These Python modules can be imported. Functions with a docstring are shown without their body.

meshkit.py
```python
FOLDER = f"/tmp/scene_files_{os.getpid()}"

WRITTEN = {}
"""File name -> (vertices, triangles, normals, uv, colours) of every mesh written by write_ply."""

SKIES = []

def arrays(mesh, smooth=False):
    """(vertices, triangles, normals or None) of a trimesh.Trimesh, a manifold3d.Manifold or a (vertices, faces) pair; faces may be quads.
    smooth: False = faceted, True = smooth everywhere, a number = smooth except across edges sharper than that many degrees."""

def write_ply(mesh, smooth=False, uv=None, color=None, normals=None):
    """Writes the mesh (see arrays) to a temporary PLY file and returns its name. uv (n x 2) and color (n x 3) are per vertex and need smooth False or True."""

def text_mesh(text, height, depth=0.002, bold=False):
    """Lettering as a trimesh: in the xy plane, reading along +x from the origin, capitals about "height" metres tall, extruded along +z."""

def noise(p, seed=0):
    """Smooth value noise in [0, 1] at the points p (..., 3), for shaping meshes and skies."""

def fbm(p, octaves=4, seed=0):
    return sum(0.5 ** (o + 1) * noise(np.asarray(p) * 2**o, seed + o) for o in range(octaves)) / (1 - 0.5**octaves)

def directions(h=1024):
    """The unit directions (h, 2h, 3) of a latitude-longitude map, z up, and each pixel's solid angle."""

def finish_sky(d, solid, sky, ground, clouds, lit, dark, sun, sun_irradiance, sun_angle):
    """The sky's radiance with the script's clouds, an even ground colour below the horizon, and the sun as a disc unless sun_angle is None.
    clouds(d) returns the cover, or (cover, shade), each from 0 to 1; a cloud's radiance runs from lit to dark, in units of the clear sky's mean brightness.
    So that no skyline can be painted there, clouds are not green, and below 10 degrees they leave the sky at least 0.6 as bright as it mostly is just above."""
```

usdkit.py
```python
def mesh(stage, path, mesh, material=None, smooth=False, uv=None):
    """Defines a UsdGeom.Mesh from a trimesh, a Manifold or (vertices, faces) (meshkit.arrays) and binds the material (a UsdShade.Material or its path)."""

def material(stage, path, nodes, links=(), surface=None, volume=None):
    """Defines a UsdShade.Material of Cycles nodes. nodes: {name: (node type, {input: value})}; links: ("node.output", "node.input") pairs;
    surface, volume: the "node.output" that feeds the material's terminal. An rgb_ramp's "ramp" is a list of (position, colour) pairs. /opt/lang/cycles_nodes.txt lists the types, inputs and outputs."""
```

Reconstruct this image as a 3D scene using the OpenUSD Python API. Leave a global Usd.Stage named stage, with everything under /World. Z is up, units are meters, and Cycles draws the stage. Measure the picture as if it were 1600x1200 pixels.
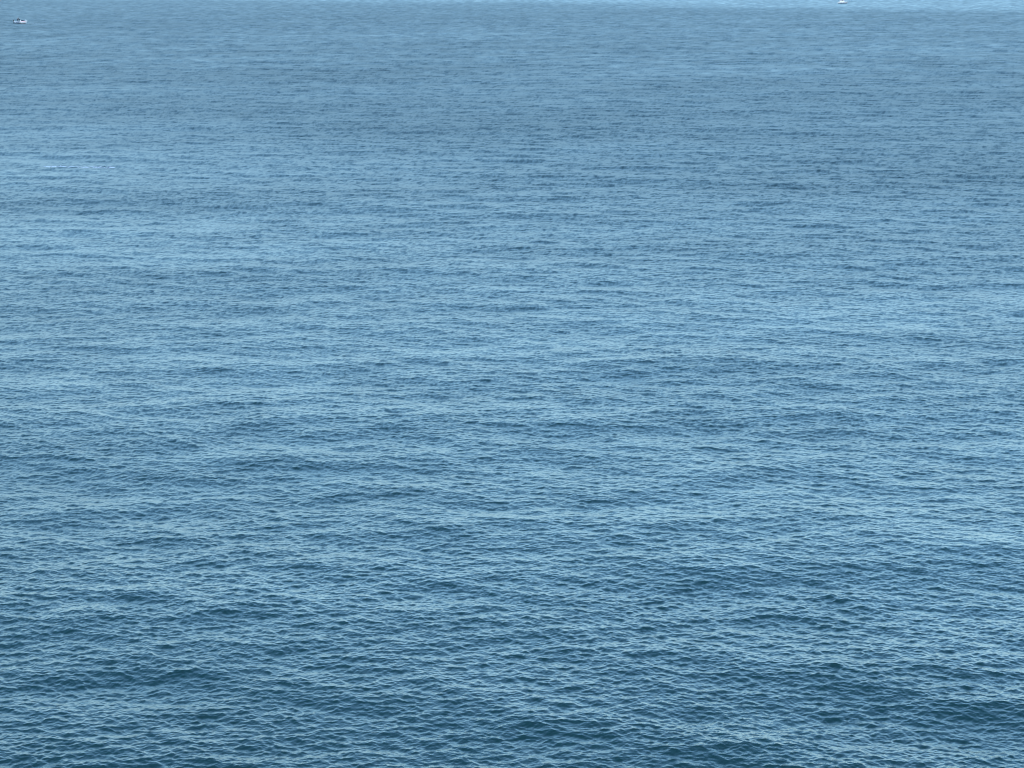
import math
import numpy as np
import trimesh
import usdkit
import meshkit
from scipy.ndimage import map_coordinates
from pxr import Gf, Sdf, Usd, UsdGeom, UsdLux, UsdShade, Vt

stage = Usd.Stage.CreateInMemory()
UsdGeom.SetStageUpAxis(stage, 'Z')
UsdGeom.Xform.Define(stage, '/World')
UsdGeom.Scope.Define(stage, '/World/Looks')

# ------------------------------------------------------------------ camera, sky, sun, exposure
EYE = 26.0                                # metres above the mean sea level
FOCAL = 64.0                              # on a 36 mm wide picture
F_PIX = 1600 * FOCAL / 36.0               # focal length in pixels of the 1600 wide photograph
HORIZON = -45.0                           # row of the horizon, just above the picture's top edge
PITCH = math.atan((600 - HORIZON) / F_PIX)
camera = UsdGeom.Camera.Define(stage, '/World/camera')
camera.CreateFocalLengthAttr(FOCAL)
camera.CreateHorizontalApertureAttr(36.0)
camera.CreateVerticalApertureAttr(27.0)
camera.CreateClippingRangeAttr(Gf.Vec2f(0.1, 60000.0))
camera.CreateExposureAttr(2.17)
camera.AddTranslateOp().Set(Gf.Vec3d(0, 0, EYE))
camera.AddRotateXOp().Set(90.0 - math.degrees(PITCH))

SUN_ELEVATION = math.radians(38)
SUN_AZIMUTH = math.radians(205)           # atan2(x, y) of the direction towards the sun: behind the camera, a little left
SKY_STRENGTH = 0.14
dome = UsdLux.DomeLight.Define(stage, '/World/sky')
VEIL_DEPTH = 0.045                         # thin high cloud: how much of the zenith it hides
sky_look = usdkit.material(stage, '/World/Looks/sky_look', {
    'sky': ('sky_texture', {'sky_type': 'single_scattering', 'sun_disc': False, 'sun_elevation': SUN_ELEVATION,
                            'sun_rotation': SUN_AZIMUTH, 'altitude': 20.0, 'air_density': 2.2, 'aerosol_density': 0.6, 'ozone_density': 15.5}),
    'way': ('texture_coordinate', {}),
    'sep': ('separate_xyz', {}),
    'low': ('math', {'math_type': 'maximum', 'value2': 0.02}),
    'flat': ('vector_math', {'math_type': 'divide'}),
    'low3': ('combine_xyz', {}),
    'noise': ('noise_texture', {'scale': 0.55, 'detail': 5.0, 'roughness': 0.55, 'distortion': 0.3}),
    'thick': ('map_range', {'from_min': 0.32, 'from_max': 0.68, 'to_min': 0.35, 'to_max': 1.75, 'clamp': True}),
    'depth': ('math', {'math_type': 'multiply', 'value2': -VEIL_DEPTH}),
    'path': ('math', {'math_type': 'divide'}),
    'clear': ('math', {'math_type': 'exponent'}),
    'cover': ('math', {'math_type': 'subtract', 'value1': 1.0}),
    'mixed': ('mix_color', {'blend_type': 'mix', 'b': (3.8, 5.85, 6.8), 'use_clamp': True}),
    'back': ('background_shader', {'strength': SKY_STRENGTH}),
}, [('way.generated', 'sep.vector'), ('sep.z', 'low.value1'), ('low.value', 'low3.x'), ('low.value', 'low3.y'), ('low.value', 'low3.z'),
    ('way.generated', 'flat.vector1'), ('low3.vector', 'flat.vector2'), ('flat.vector', 'noise.vector'), ('noise.fac', 'thick.value'),
    ('thick.result', 'depth.value1'), ('depth.value', 'path.value1'), ('low.value', 'path.value2'), ('path.value', 'clear.value1'),
    ('clear.value', 'cover.value2'), ('cover.value', 'mixed.fac'), ('sky.color', 'mixed.a'), ('mixed.result', 'back.color')], surface='back.background')
UsdShade.MaterialBindingAPI.Apply(dome.GetPrim()).Bind(sky_look)
dome.GetPrim().SetCustomDataByKey('kind', 'structure')

sun = UsdLux.DistantLight.Define(stage, '/World/sun')
sun.CreateIntensityAttr(0.25)
sun.CreateAngleAttr(12.0)
sun.CreateColorAttr(Gf.Vec3f(1.0, 0.94, 0.86))
sun.GetPrim().CreateAttribute('inputs:normalize', Sdf.ValueTypeNames.Bool).Set(True)
sun.AddRotateZOp().Set(-math.degrees(SUN_AZIMUTH))
sun.AddRotateXOp().Set(-(90 - math.degrees(SUN_ELEVATION)))


def at(px, py, z=0.0):
    """The point of the sea under a pixel of the 1600 x 1200 photograph."""
    u, v = (px - 800) / F_PIX, (600 - py) / F_PIX
    d = np.array([u, math.cos(PITCH) + v * math.sin(PITCH), v * math.cos(PITCH) - math.sin(PITCH)])
    return d[:2] * (EYE - z) / -d[2]


# ------------------------------------------------------------------ the sea
SEED = 5
WIND = math.radians(262)                  # where the waves travel to (from +x, counter-clockwise): towards the cliff
N = 1024
SLOPES = 1.32
# shortest and longest wavelength (m), slope deviation, spread (power of the cosine), choppiness
BANDS = [(0.07, 0.14, 0.074, 0.6, 0.5), (0.14, 0.28, 0.104, 0.8, 0.6), (0.28, 0.56, 0.106, 0.9, 0.7), (0.56, 1.1, 0.074, 1.2, 0.8), (1.1, 2.2, 0.042, 1.6, 0.9),
         (2.2, 4.5, 0.036, 1.4, 1.0), (4.5, 9.0, 0.028, 1.8, 1.0), (9.0, 20.0, 0.014, 4.0, 0.8), (26.0, 50.0, 0.009, 8.0, 0.5)]
RIPPLE_VARIANCE = 0.0012                   # slope variance of what is shorter than the first band


def smoothstep(a, b, x):
    t = np.clip((x - a) / (b - a), 0, 1)
    return t * t * (3 - 2 * t)


def band_fields(low, high, slope, spread, chop, seed, turn):
    """Height, horizontal shift and their slopes of one octave of waves on a square that repeats."""
    rng = np.random.default_rng(seed)
    dx = low / 3.4
    k1 = 2 * np.pi * np.fft.fftfreq(N, dx)
    kx, ky = np.meshgrid(k1, k1, indexing='xy')
    k = np.hypot(kx, ky)
    inside = (k > 2 * np.pi / high) & (k < 2 * np.pi / low)
    k = np.where(k > 0, k, 1.0)
    ang = np.arctan2(ky, kx) - (WIND - turn)
    c = np.abs(np.cos(ang / 1.0))
    direction = c ** (2 * spread) + 0.04
    amp = np.where(inside, k ** -2.0 * np.sqrt(direction), 0.0)
    h = amp * (rng.normal(size=k.shape) + 1j * rng.normal(size=k.shape))
    f = lambda s: np.real(np.fft.ifft2(s))
    hx, hy = f(1j * kx * h), f(1j * ky * h)
    scale = slope / math.sqrt((hx ** 2 + hy ** 2).mean())
    scale *= SLOPES
    out = [f(h) * scale, hx * scale, hy * scale]
    px, py = -1j * kx / k * h * chop, -1j * ky / k * h * chop
    px, py = -px, -py                       # crests draw together
    out += [f(px) * scale, f(py) * scale, f(1j * kx * px) * scale, f(1j * ky * px) * scale, f(1j * ky * py) * scale]
    return dx, [o.astype(np.float32) for o in out]


def wind(x, y, cell):
    """How hard the wind works the water: about 1, less in the calm lanes; what is finer than the mesh is left out."""
    o = np.zeros_like(x)
    a = meshkit.fbm(np.stack([x / 70.0 + 7.3, y / 70.0, o], -1), 5, 11) - 0.5
    b = meshkit.fbm(np.stack([(x * 0.94 + y * 0.34) / 420.0, (y * 0.94 - x * 0.34) / 180.0, o + 3.1], -1), 3, 23) - 0.5
    d = meshkit.fbm(np.stack([(x * 0.93 + y * 0.37) / 120.0, (y * 0.93 - x * 0.37) / 24.0, o + 5.7], -1), 3, 47) - 0.5
    c = meshkit.fbm(np.stack([x / 3.2, y / 3.2, o + 9.1], -1), 2, 31) - 0.5
    front = (y + 0.78 * x - 187.0) / 1.3 + 120 * b          # metres beyond the edge of the shelter that the shore gives
    shelter = 0.85 + 0.36 * smoothstep(-45, 100, front) + 0.14 * smoothstep(-55, -115, front)
    calm = smoothstep(1300, 1750, y + 0.55 * x + 700 * b)   # a calm lane far out
    return shelter * (1 - 0.32 * calm) + (0.28 * a + 0.42 * d) / (1 + (cell / 14) ** 2) + 0.25 * b + (0.22 + 0.6 * smoothstep(1.0, 4.5, cell)) * c / (1 + (cell / 60) ** 2)


def sea():
    step = 0.72                             # rows and columns in pixels of the 1024 x 768 picture
    f = F_PIX * 0.64
    rows = np.arange(-12.0, 800.0, step)    # pixels below the top edge
    rows = np.unique(np.concatenate([np.arange(-12, 30, 0.5), np.arange(30, 778, 0.68), np.arange(778, 800, 1.5)]))[::-1]
    depression = PITCH + np.arctan((rows - 384) / f)
    near = EYE / np.tan(depression)
    near = near[near > 0]
    inner = np.array([0.05, 4.0, 8.0, 12.0, 16.0, 20.0, 24.0, 28.0, 31.0, 34.0, 36.0, 38.0, 40.0, 44.0, 48.0, 52.0, 55.0, 58.0])
    inner = inner[inner < near[0] - 0.5]
    outer = near[-1] * np.geomspace(1.15, 20000.0 / near[-1], 24)
    r = np.concatenate([inner, near, outer])
    half = math.radians(19.0)
    dense = np.linspace(-half, half, 1190)
    side = np.linspace(half, 2 * np.pi - half, 46)[1:-1]
    az = np.concatenate([dense, side])
    n_r, n_a = len(r), len(az)
    R, A = np.meshgrid(r, az, indexing='ij')
    x, y = R * np.sin(A), R * np.cos(A)
    s_r = np.gradient(r)[:, None]
    s_a = R * np.concatenate([np.gradient(dense), np.full(len(side), side[1] - side[0])])[None, :]
    cell = np.maximum(s_r, 1.2 * s_a)
    w = np.clip(wind(x, y, s_r), 0.35, 1.9)
    z = np.zeros_like(x)
    gx, gy, sx, sy, sxx, sxy, syy = (np.zeros_like(x) for _ in range(7))
    lost = np.full_like(x, RIPPLE_VARIANCE) * w ** 2
    for i, (low, high, slope, spread, chop) in enumerate(BANDS):
        turn = 0.37 + 0.61 * i
        dx, (h, hx, hy, px, py, pxx, pxy, pyy) = band_fields(low, high, slope, spread, chop, SEED * 100 + i, turn)
        ct, st = math.cos(turn), math.sin(turn)
        u, v = (ct * x + st * y) / dx, (-st * x + ct * y) / dx
        coords = [v + 13.7 * i, u + 5.1 * i]
        get = lambda a: map_coordinates(a, coords, order=1, mode='grid-wrap')
        mid = math.sqrt(low * high)
        gain = (w if high < 5 else np.sqrt(w) if high < 10 else 1.0)
        solid = smoothstep(1.6, 3.2, mid / cell) * gain
        count = np.maximum(1.0, (2.2 * s_r / mid) * np.maximum(1.0, 1.0 * s_a / mid))
        soft = count ** -0.6 * gain
        lost += (slope * SLOPES) ** 2 * (np.square(gain) - soft ** 2)
        z += solid * get(h)
        a, b = get(px), get(py)
        sx += solid * (ct * a - st * b)
        sy += solid * (st * a + ct * b)
        a, b = get(hx), get(hy)
        gx += soft * (ct * a - st * b)
        gy += soft * (st * a + ct * b)
        a, b, c = get(pxx), get(pxy), get(pyy)
        sxx += soft * (ct * ct * a - 2 * ct * st * b + st * st * c)
        sxy += soft * (ct * st * (a - c) + (ct * ct - st * st) * b)
        syy += soft * (st * st * a + 2 * ct * st * b + ct * ct * c)
    n = np.stack([-(gx * (1 + syy) - gy * sxy), -(gy * (1 + sxx) - gx * sxy), np.maximum((1 + sxx) * (1 + syy) - sxy ** 2, 0.25)], -1)
    n /= np.linalg.norm(n, axis=-1, keepdims=True)
    points = np.stack([x + sx, y + sy, z], -1).reshape(-1, 3)
    alpha = np.sqrt(np.clip(1.0 * lost, 1e-4, 0.4))
    rough = np.sqrt(alpha)
    i, j = np.meshgrid(np.arange(n_r - 1), np.arange(n_a), indexing='ij')
    j2 = (j + 1) % n_a
    faces = np.stack([i * n_a + j, i * n_a + j2, (i + 1) * n_a + j2, (i + 1) * n_a + j], -1).reshape(-1, 4)
    print('sea', n_r, n_a, n_r * n_a, 'slope', np.std(gx), np.std(gy), 'z', z.std(), 'rough', rough.min(), rough.max(), 'cells', cell.min())
    m = UsdGeom.Mesh.Define(stage, '/World/sea_water')
    m.CreatePointsAttr(Vt.Vec3fArray.FromNumpy(points.astype(np.float32)))
    m.CreateFaceVertexCountsAttr(Vt.IntArray.FromNumpy(np.full(len(faces), 4, np.int32)))
    m.CreateFaceVertexIndicesAttr(Vt.IntArray.FromNumpy(faces.astype(np.int32).ravel()))
    m.CreateSubdivisionSchemeAttr('none')
    m.CreateNormalsAttr(Vt.Vec3fArray.FromNumpy(n.reshape(-1, 3).astype(np.float32)))
    m.SetNormalsInterpolation('vertex')
    UsdGeom.PrimvarsAPI(m).CreatePrimvar('ripple', Sdf.ValueTypeNames.FloatArray, 'vertex').Set(Vt.FloatArray.FromNumpy(rough.astype(np.float32).ravel()))
    look = usdkit.material(stage, '/World/Looks/water', {
        'rip': ('attribute', {'attribute': 'ripple'}),
        'p': ('principled_bsdf', {'base_color': (0.0001, 0.0078, 0.0060), 'ior': 1.333, 'distribution': 'ggx'}),
    }, [('rip.fac', 'p.roughness')], surface='p.BSDF')
    UsdShade.MaterialBindingAPI.Apply(m.GetPrim()).Bind(look)
    m.GetPrim().SetCustomDataByKey('kind', 'structure')
    m.GetPrim().SetCustomDataByKey('label', 'blue wind-rippled open sea filling the picture')
    m.GetPrim().SetCustomDataByKey('category', 'sea')
    return points.reshape(n_r, n_a, 3)[:, :len(dense)]


SEA = sea()


def heights(xy):
    """Height of the water at the points xy (n x 2)."""
    from scipy.spatial import cKDTree
    c = np.mean(xy, axis=0)
    reach = np.abs(xy - c).max() + 40
    p = SEA[(np.abs(SEA[..., 0] - c[0]) < reach) & (np.abs(SEA[..., 1] - c[1]) < reach)]
    d, i = cKDTree(p[:, :2]).query(xy, k=3)
    w = 1 / (d + 1e-3)
    return (p[i, 2] * w).sum(1) / w.sum(1)


# ------------------------------------------------------------------ things
import manifold3d as m3

COUNT = {}


def numbered(path):
    n = COUNT.get(path, 0)
    COUNT[path] = n + 1
    return path if n == 0 else '%s_%03d' % (path, n)


def tag(prim, label=None, category=None, group=None, kind=None):
    for key, value in (('label', label), ('category', category), ('group', group), ('kind', kind)):
        if value:
            prim.SetCustomDataByKey(key, value)


def thing(name, label, category, loc, turn=0.0, lean=0.0):
    x = UsdGeom.Xform.Define(stage, numbered('/World/' + name))
    x.AddTranslateOp().Set(Gf.Vec3d(*map(float, loc)))
    x.AddRotateZOp().Set(float(turn))
    if lean:
        x.AddRotateYOp().Set(float(lean))
    tag(x.GetPrim(), label, category)
    return str(x.GetPath())


def part(parent, name, mesh, look, smooth=30, label=None):
    path = numbered(parent + '/' + name)
    m = usdkit.mesh(stage, path, mesh, '/World/Looks/' + look, smooth=smooth)
    tag(m.GetPrim(), label)
    return path


def paint(name, color, rough=0.4, worn=0.15, scale=6.0, spec=0.5):
    """Paint, cloth or rubber: one colour with uneven fading."""
    dark = tuple(c * (1 - worn) for c in color)
    usdkit.material(stage, '/World/Looks/' + name, {
        'co': ('texture_coordinate', {}), 'n': ('noise_texture', {'scale': scale, 'detail': 4.0}),
        'r': ('rgb_ramp', {'ramp': [(0.35, dark), (0.65, color)]}),
        'p': ('principled_bsdf', {'roughness': rough, 'specular_ior_level': spec})},
        [('co.object', 'n.vector'), ('n.fac', 'r.fac'), ('r.color', 'p.base_color')], surface='p.BSDF')


paint('white_gelcoat', (0.42, 0.41, 0.40), 0.25, 0.1)
paint('grey_hull_paint', (0.11, 0.145, 0.185), 0.35, 0.2)
paint('pink_paint', (0.70, 0.34, 0.34), 0.35, 0.2)
paint('brown_antifouling', (0.16, 0.07, 0.05), 0.6, 0.3)
paint('dark_antifouling', (0.05, 0.06, 0.08), 0.6, 0.3)
paint('deck_paint', (0.40, 0.42, 0.43), 0.6, 0.25)
paint('black_plastic', (0.018, 0.020, 0.026), 0.35, 0.2)
paint('dark_net', (0.020, 0.024, 0.032), 0.9, 0.5, 30.0)
paint('steel', (0.55, 0.56, 0.58), 0.3, 0.1)
paint('dark_cloth', (0.020, 0.022, 0.030), 0.9, 0.3)
paint('navy_cloth', (0.022, 0.030, 0.055), 0.9, 0.3)
paint('skin', (0.46, 0.28, 0.20), 0.55, 0.1)
paint('dark_hair', (0.02, 0.015, 0.012), 0.6, 0.3)
paint('tinted_glass', (0.015, 0.020, 0.025), 0.06, 0.0)
paint('rubber', (0.03, 0.03, 0.03), 0.7, 0.2)


def ball(p, r, n=14):
    return m3.Manifold.sphere(float(r), n).translate([float(c) for c in p])


def limb(*joints):
    """Balls joined by tapering hulls: (point, radius) pairs."""
    b = [ball(p, r) for p, r in joints]
    out = m3.Manifold()
    for i in range(len(b) - 1):
        out += m3.Manifold.batch_hull([b[i], b[i + 1]])
    return out


def block(size, centre=(0, 0, 0), edge=0.02):
    """A box with rounded edges."""
    h = np.array(size) / 2 - edge
    c = np.array(centre)
    return m3.Manifold.batch_hull([ball(c + h * (i, j, k), edge, 8) for i in (-1, 1) for j in (-1, 1) for k in (-1, 1)])


def loft(rings, caps=True):
    """A skin over closed rings of the same number of points."""
    r = np.array(rings)
    n, k = r.shape[:2]
    v = r.reshape(-1, 3)
    f = []
    for i in range(n - 1):
        for j in range(k):
            a, b = i * k + j, i * k + (j + 1) % k
            f += [(a, b, b + k), (a, b + k, a + k)]
    if caps:
        v = np.vstack([v, r[0].mean(0), r[-1].mean(0)])
        for j in range(k):
            f += [((j + 1) % k, j, n * k), ((n - 1) * k + j, (n - 1) * k + (j + 1) % k, n * k + 1)]
    t = trimesh.Trimesh(v, f, process=False)
    trimesh.repair.fix_normals(t)
    return t


def rod(points, radius, sides=8):
    return limb(*[(p, radius) for p in points])


def hull_rings(length, beam, freeboard, draft, flare, x0, x1, n, low=None, high=None, push=0.0):
    """Rings of a motor boat's hull from x0 to x1 (0 the transom, 1 the stem), open above only where a deck covers it."""
    rings = []
    for t in np.linspace(x0, x1, n):
        w = beam / 2 * (0.90 + 0.10 * min(1, t / 0.3)) * (1 - max(0, (t - 0.42) / 0.58) ** 2.4 * 0.97)
        sheer = freeboard * (1 + 0.28 * max(0, t - 0.35) ** 1.6 / 0.65 ** 1.6)
        keel = -draft * (1 - max(0, (t - 0.62) / 0.38) ** 2)
        rake = 0.10 * length * max(0, (t - 0.55) / 0.45) ** 2
        x = (t - 0.5) * length * 0.93
        lo = keel if low is None else low
        hi = sheer if high is None else high * sheer / freeboard
        zs = np.linspace(lo, hi, 7)
        side = []
        for z in zs:
            s = np.clip((z - keel) / max(sheer - keel, 1e-6), 0, 1)
            side.append((x + rake * s, w * (0.12 + 0.88 * min(1, s / 0.45) ** 0.6) * (1 - flare * (1 - s)) + push, z))
        side = np.array(side)
        rings.append(np.vstack([side, side[::-1] * (1, -1, 1)]))
    return rings


def body(name, label, loc, turn, top, bottom, hair_cap, pose, scale=1.0):
    """A standing adult in dark clothes: one continuous body under a jacket, trousers, boots and a cap or hair."""
    S = lambda p: np.array(p, float) * scale
    J = {k: S(v) for k, v in pose.items()}
    r = lambda x: x * scale
    skin = limb((J['pelvis'], r(.125)), (J['waist'], r(.115)), (J['chest'], r(.135)), (J['neck'], r(.055)))
    head = J['head']
    face = J['look'] / np.linalg.norm(J['look'])
    skin += m3.Manifold.batch_hull([ball(J['chest'] + S((0, .13, .08)), r(.07)), ball(J['chest'] + S((0, -.13, .08)), r(.07)), ball(J['waist'], r(.11))])
    skin += limb((J['neck'] - S((0, 0, .04)), r(.056)), (head - S((0, 0, .06)), r(.058)))
    skin += m3.Manifold.batch_hull([ball(head + S((0, 0, .025)), r(.092)), ball(head - S((0, 0, .065)) + face * r(.03), r(.052))])
    across = np.cross((0, 0, 1), face)
    skin += limb((head + face * r(.088) + S((0, 0, .02)), r(.012)), (head + face * r(.108) - S((0, 0, .015)), r(.015)))
    for s in (-1, 1):
        skin += ball(head + across * s * r(.09), r(.022))
    skin += limb((head + face * r(.083) - S((0, 0, .052)) + across * r(.02), r(.010)), (head + face * r(.083) - S((0, 0, .052)) - across * r(.02), r(.010)))
    coat = m3.Manifold.batch_hull([ball(J['chest'] + S((0, .15, .09)), r(.085)), ball(J['chest'] + S((0, -.15, .09)), r(.085)), ball(J['waist'], r(.145))])
    coat += m3.Manifold.batch_hull([ball(J['waist'], r(.145)), ball(J['pelvis'] + S((0, .05, 0)), r(.14)), ball(J['pelvis'] - S((0, .05, 0)), r(.14))])
    legs, feet = m3.Manifold.batch_hull([ball(J['pelvis'] + S((0, .06, -.02)), r(.125)), ball(J['pelvis'] - S((0, .06, .02)), r(.125))]), []
    for s, side in ((1, 'l'), (-1, 'r')):
        sh, el, wr = J['shoulder_' + side], J['elbow_' + side], J['wrist_' + side]
        skin += limb((J['chest'] + S((0, s * .1, .08)), r(.07)), (sh, r(.062)), (el, r(.042)), (wr, r(.030)))
        coat += limb((J['chest'] + S((0, s * .1, .08)), r(.09)), (sh, r(.082)), (el, r(.062)), (el * .15 + wr * .85, r(.050)))
        d = (wr - el) / np.linalg.norm(wr - el)
        o = np.cross(d, (0, 0, 1.0)); o /= np.linalg.norm(o) + 1e-9
        palm = wr + d * r(.085)
        skin += m3.Manifold.batch_hull([ball(wr + d * r(.02), r(.026)), ball(palm + o * r(.03), r(.016)), ball(palm - o * r(.03), r(.016))])
        down = np.array((0, 0, -1.0))
        for k, long in enumerate((.066, .078, .072, .056)):
            a = palm + o * r(.030 - .020 * k)
            b = a + (d + .25 * down) * r(long * .55)
            skin += limb((a, r(.0092)), (b, r(.0085)), (b + (d * .5 + down) * r(long * .5), r(.0075)))
        t0 = wr + d * r(.035) + o * r(.028)
        skin += limb((t0, r(.0115)), (t0 + (o * .7 + d * .6) * r(.035), r(.010)), (t0 + (o * .7 + d * 1.4 + down * .4) * r(.045), r(.0085)))
        hp, kn, an = J['hip_' + side], J['knee_' + side], J['ankle_' + side]
        skin += limb((hp, r(.085)), (kn, r(.055)), (an, r(.040)))
        legs += limb((hp, r(.105)), (kn, r(.075)), (an + S((0, 0, .04)), r(.065)))
        boots = m3.Manifold.batch_hull([ball(an, r(.055)), ball(an + S((.0, 0, -.035)), r(.052)), ball(an + S((.16, 0, -.045)), r(.040))])
        feet.append(boots)
    root = thing(name, label, 'person', loc, turn)
    b = part(root, 'body', skin, 'skin', True)
    part(root, 'jacket', coat, top, 40)
    part(root, 'trousers', legs, bottom, 40)
    for boot in feet:
        part(root, 'boot', boot, 'rubber', 40)
    if hair_cap:
        cap = m3.Manifold.batch_hull([ball(head + S((0, 0, .045)), r(.100)), ball(head + S((0, 0, .03)) - face * r(.03), r(.095))]) + limb((head + face * r(.07) + S((0, 0, .06)), r(.03)), (head + face * r(.15) + S((0, 0, .05)), r(.012)))
        part(root, 'cap', cap, 'black_plastic', 40)
    else:
        part(root, 'hair', m3.Manifold.batch_hull([ball(head + S((0, 0, .045)) - face * r(.015), r(.098)), ball(head - face * r(.04), r(.085))]), 'dark_hair', 40)
    for s in (-1, 1):
        part(root, 'eye', ball(head + face * r(.082) + across * s * r(.032) + S((0, 0, .025)), r(.011), 10), 'black_plastic', True)
    return root


STAND = dict(pelvis=(0, 0, .95), waist=(0, 0, 1.12), chest=(.01, 0, 1.34), neck=(.01, 0, 1.52), head=(.03, 0, 1.66), look=(1, .0, -.1),
             shoulder_l=(0, .20, 1.44), shoulder_r=(0, -.20, 1.44), elbow_l=(.06, .27, 1.16), elbow_r=(.06, -.27, 1.16), wrist_l=(.26, .22, 1.06), wrist_r=(.26, -.22, 1.06),
             hip_l=(0, .095, .93), hip_r=(0, -.095, .93), knee_l=(.04, .12, .50), knee_r=(.02, -.12, .50), ankle_l=(-.02, .13, .085), ankle_r=(-.04, -.13, .085))
STOOP = dict(pelvis=(-.12, 0, .93), waist=(-.02, 0, 1.08), chest=(.12, 0, 1.25), neck=(.22, 0, 1.39), head=(.28, 0, 1.51), look=(1, .1, -.6),
             shoulder_l=(.15, .20, 1.34), shoulder_r=(.15, -.20, 1.34), elbow_l=(.26, .25, 1.08), elbow_r=(.28, -.24, 1.08), wrist_l=(.46, .16, 1.00), wrist_r=(.47, -.14, 1.00),
             hip_l=(-.12, .095, .91), hip_r=(-.12, -.095, .91), knee_l=(.02, .12, .50), knee_r=(-.02, -.12, .50), ankle_l=(-.06, .13, .085), ankle_r=(-.10, -.13, .085))

# ---- the open fishing boat at the left, bow to the right
cx, cy = at(31.8, 36.6)
boat = thing('fishing_boat', 'small open fishing boat, grey aft and white forward, dark outboard, near upper left corner', 'boat', (cx, cy, 0.0), 4.0, -1.0)
L1, B1, F1, D1 = 6.5, 2.2, 1.02, 0.3
hull = part(boat, 'hull', loft(hull_rings(L1, B1, F1, D1, 0.18, 0.0, 0.54, 16)), 'grey_hull_paint')
part(boat, 'bow', loft(hull_rings(L1, B1, F1, D1, 0.18, 0.541, 1.0, 22)), 'white_gelcoat', label='white forward half of the hull')
part(boat, 'rubbing_strake', loft(hull_rings(L1, B1, F1, D1, 0.18, 0.545, 0.90, 16, 0.80, 0.92, 0.02)), 'pink_paint', label='pink stripe along the bow')
part(boat, 'boot_stripe', loft(hull_rings(L1, B1, F1, D1, 0.18, 0.05, 0.95, 26, -0.12, 0.07, 0.012)), 'brown_antifouling')
part(boat, 'gunwale', rod([(-3.0, .95, 1.05), (-1.5, 1.08, 1.05), (0, 1.08, 1.06), (1.4, .88, 1.12), (2.6, .38, 1.25), (3.35, 0.0, 1.36)], .035) + rod([(-3.0, -.95, 1.05), (-1.5, -1.08, 1.05), (0, -1.08, 1.06), (1.4, -.88, 1.12), (2.6, -.38, 1.25), (3.35, 0.0, 1.36)], .035), 'steel')
part(boat, 'aft_deck', block((2.7, 1.75, .05), (-1.60, 0, 1.05)), 'deck_paint')
part(boat, 'engine_box', block((0.75, 1.0, .28), (-0.62, 0, 1.215), .03), 'black_plastic')
con = part(boat, 'console', block((.34, .62, .75), (0.22, 0, 1.42), .05), 'white_gelcoat')
part(con, 'windscreen', block((.03, .60, .34), (0.30, 0, 1.95), .012), 'tinted_glass')
part(con, 'steering_wheel', m3.Manifold(m3.Mesh(*(lambda t: (np.asarray(t.vertices, np.float32), np.asarray(t.faces, np.uint32)))(trimesh.creation.torus(.17, .018, 16, 8)))).rotate([0, 75, 0]).translate([0.0, 0, 1.66]), 'black_plastic')
part(boat, 'folded_canopy', limb(((-1.35, .55, 1.95), .17), ((-.75, .58, 2.15), .22), ((-.2, .55, 1.95), .17)) + rod([(-1.3, .75, 1.05), (-1.2, .6, 1.95)], .03) + rod([(-.25, .75, 1.05), (-.3, .6, 1.95)], .03), 'dark_cloth', 40)
motor = part(boat, 'outboard_motor', block((.62, .44, .62), (-3.32, 0, 1.62), .12), 'black_plastic', 40)
part(motor, 'leg', m3.Manifold.batch_hull([block((.24, .18, .1), (-3.28, 0, 1.35)), block((.22, .10, .1), (-3.24, 0, .0))]) + block((.30, .26, .03), (-3.26, 0, .05), .012), 'black_plastic')
part(motor, 'clamp', block((.16, .34, .30), (-3.02, 0, 1.08), .03), 'steel')
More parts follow.
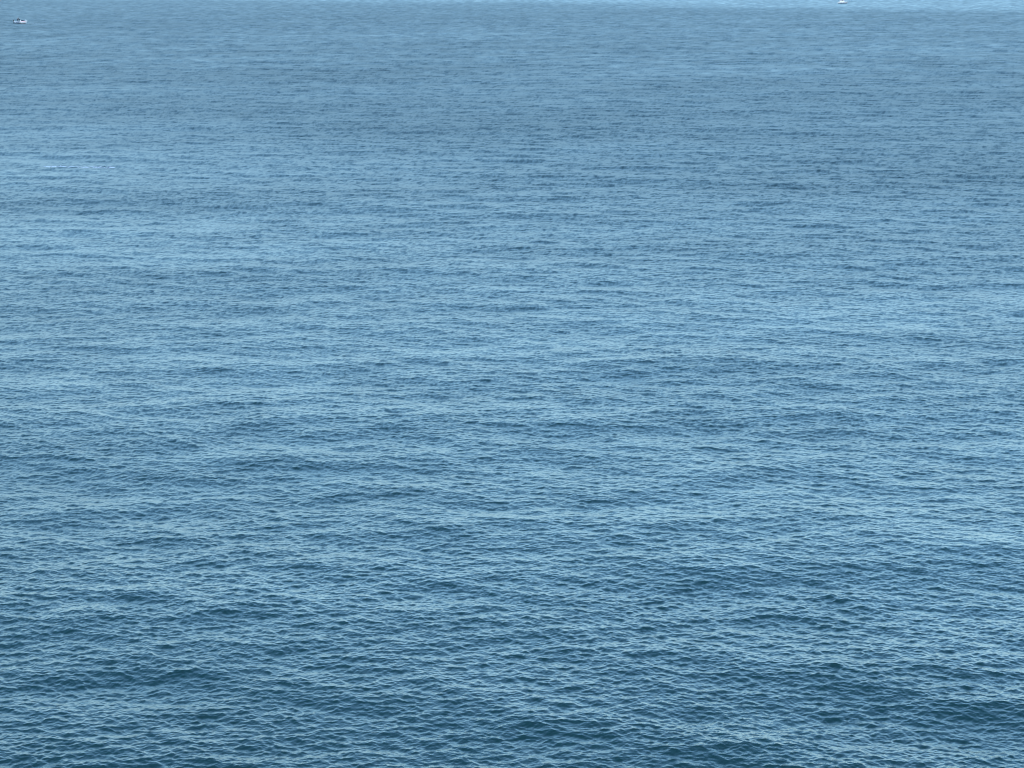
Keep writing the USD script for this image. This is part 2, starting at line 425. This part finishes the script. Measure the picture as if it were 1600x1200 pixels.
part(motor, 'propeller', m3.Manifold.cylinder(.2, .05, .03, 12).rotate([0, -90, 0]).translate([-3.36, 0, -.2]) + block((.03, .30, .07), (-3.40, 0, -.2), .012) + block((.03, .07, .30), (-3.40, 0, -.2), .012), 'steel')
part(boat, 'foredeck', block((2.3, 1.15, .05), (1.55, 0, 1.14)), 'deck_paint')
part(boat, 'bow_rail', rod([(2.0, .55, 1.2), (2.05, .52, 1.62), (3.2, 0, 1.80), (2.05, -.52, 1.62), (2.0, -.55, 1.2)], .02) + rod([(3.2, 0, 1.3), (3.2, 0, 1.80)], .02) + rod([(2.7, .27, 1.25), (2.7, .27, 1.71)], .018) + rod([(2.7, -.27, 1.25), (2.7, -.27, 1.71)], .018), 'steel')
for k, (px_, py_) in enumerate(((-2.0, -1.13), (-0.2, -1.15))):
    part(boat, 'fender', limb(((px_, py_, .85), .07), ((px_, py_, .45), .10), ((px_, py_, .40), .06)), 'white_gelcoat', 40)


def heap(size, seed):
    t = trimesh.creation.icosphere(4)
    v = np.array(t.vertices)
    v *= (0.75 + 0.5 * meshkit.fbm(v * 2.2 + 5, 4, seed))[:, None]
    v[:, 2] = np.maximum(v[:, 2], -0.35)
    v = v * (np.array(size) / 2)
    v[:, 2] -= v[:, 2].min()
    t.vertices = v
    return t


def aboard(x, y, z):
    c, s = math.cos(math.radians(4)), math.sin(math.radians(4))
    return (cx + c * x - s * y, cy + s * x + c * y, z)


net = thing('fishing_net', 'heap of dark fishing net on the foredeck of the small open boat', 'net', aboard(1.42, -0.05, 1.175), 4.0)
part(net, 'mesh_heap', heap((2.1, .95, .78), 3), 'dark_net', True)
part(net, 'float_line', rod([(-.85, -.30, .30), (-.4, -.42, .38), (.1, -.40, .42), (.6, -.33, .36), (.9, -.1, .26)], .03), 'dark_cloth')
body('person', 'standing person in dark jacket and cap on the box amidships in the small boat', aboard(-0.72, 0.05, 1.365), 10.0, 'dark_cloth', 'dark_cloth', True, STAND)
body('person', 'stooping person in navy jacket standing aft beside the taller one in the small boat', aboard(-1.40, -0.25, 1.085), 2.0, 'navy_cloth', 'dark_cloth', False, STOOP)

# ---- the white cabin boat cut by the top edge
dx_, dy_ = at(1316.3, 5.2)
cruiser = thing('cabin_boat', 'white motor boat with wheelhouse far out at the top edge, right of centre', 'boat', (dx_, dy_, 0.0), -3.0)
L2, B2, F2, D2 = 8.2, 2.9, 1.15, 0.45
part(cruiser, 'hull', loft(hull_rings(L2, B2, F2, D2, 0.2, 0.0, 1.0, 40)), 'white_gelcoat')
part(cruiser, 'boot_stripe', loft(hull_rings(L2, B2, F2, D2, 0.2, 0.02, 0.97, 30, -0.15, 0.22, 0.014)), 'dark_antifouling')
part(cruiser, 'rubbing_strake', loft(hull_rings(L2, B2, F2, D2, 0.2, 0.02, 0.97, 30, 0.92, 1.0, 0.03)), 'rubber')
part(cruiser, 'deck', block((6.6, 2.2, .06), (-0.2, 0, 1.19)), 'deck_paint')
house = part(cruiser, 'wheelhouse', block((3.6, 1.9, 1.75), (-0.35, 0, 2.07), .08), 'white_gelcoat')
for s in (-1, 1):
    for xw in (-1.35, -0.05, 1.0):
        part(house, 'window', block((.82 if xw < .5 else .6, .03, .62), (xw, s * .955, 2.36), .012), 'tinted_glass')
part(house, 'windscreen', block((.03, 1.55, .62), (1.455, 0, 2.40), .012), 'tinted_glass')
part(house, 'door', block((.03, .62, 1.45), (-2.155, .35, 1.96), .012), 'deck_paint')
part(cruiser, 'roof', block((4.3, 2.15, .09), (-0.5, 0, 3.0), .04), 'white_gelcoat')
part(cruiser, 'roof_post', rod([(-2.5, .95, 1.2), (-2.5, .95, 2.95)], .05), 'white_gelcoat')
part(cruiser, 'roof_post', rod([(-2.5, -.95, 1.2), (-2.5, -.95, 2.95)], .05), 'white_gelcoat')
part(cruiser, 'mast', limb(((-0.6, 0, 3.0), .05), ((-0.6, 0, 4.6), .03)) + rod([(-0.6, -.45, 4.0), (-0.6, .45, 4.0)], .02), 'white_gelcoat')
part(cruiser, 'radar_dome', m3.Manifold.cylinder(.22, .26, .22, 20).translate([.2, 0, 3.06]), 'white_gelcoat')
part(cruiser, 'bow_rail', rod([(1.6, 1.15, 1.25), (1.7, 1.1, 1.85), (3.2, .62, 2.0), (4.2, 0, 2.1), (3.2, -.62, 2.0), (1.7, -1.1, 1.85), (1.6, -1.15, 1.25)], .022) + rod([(3.2, .62, 1.4), (3.2, .62, 2.0)], .02) + rod([(3.2, -.62, 1.4), (3.2, -.62, 2.0)], .02), 'steel')
part(cruiser, 'transom_platform', block((.5, 2.0, .06), (-4.0, 0, .35)), 'deck_paint')

# ---- foam
usdkit.material(stage, '/World/Looks/foam', {'p': ('principled_bsdf', {'base_color': (0.30, 0.32, 0.335), 'roughness': 0.8})}, [], surface='p.BSDF')


def foam(name, label, pieces, size, seed):
    """Ragged flecks of foam lying on the water along lines given in pixels of the photograph."""
    rng = np.random.default_rng(seed)
    v, f = [], []
    for (x0, y0), (x1, y1), wide, count in pieces:
        a, b = at(x0, y0), at(x1, y1)
        t = rng.random(count)
        c = a + (b - a) * t[:, None] + rng.normal(size=(count, 2)) * wide * np.array([0.25, 1.0]) * (0.35 + np.sin(np.pi * t))[:, None] * 0.5
        rad = size * rng.lognormal(0, 0.45, count)
        for p, r in zip(c, rad):
            n = 7
            ang = np.arange(n) * 2 * np.pi / n + rng.random()
            ring = p + np.stack([np.cos(ang) * 1.8, np.sin(ang)], -1) * (r * (0.7 + 0.6 * rng.random(n)))[:, None]
            k = len(v)
            v += [*ring, p]
            f += [(k + i, k + (i + 1) % n, k + n) for i in range(n)]
    v = np.array(v)
    z = heights(v) + 0.02
    m = usdkit.mesh(stage, '/World/' + name, trimesh.Trimesh(np.column_stack([v, z]), f, process=False), '/World/Looks/foam', smooth=True)
    tag(m.GetPrim(), label, 'foam', kind='stuff')


foam('foam_streak', 'thin broken white streak of foam on the water at the left', [((70, 261), (103, 260.6), 1.0, 75), ((106, 261), (141, 261.5), .9, 38), ((143, 261), (180, 261.9), .8, 56)], .085, 4)
foam('wake_foam', 'faint pale wake trailing right of the small open fishing boat', [((43, 37.2), (72, 38.2), 2.0, 70)], .16, 8)
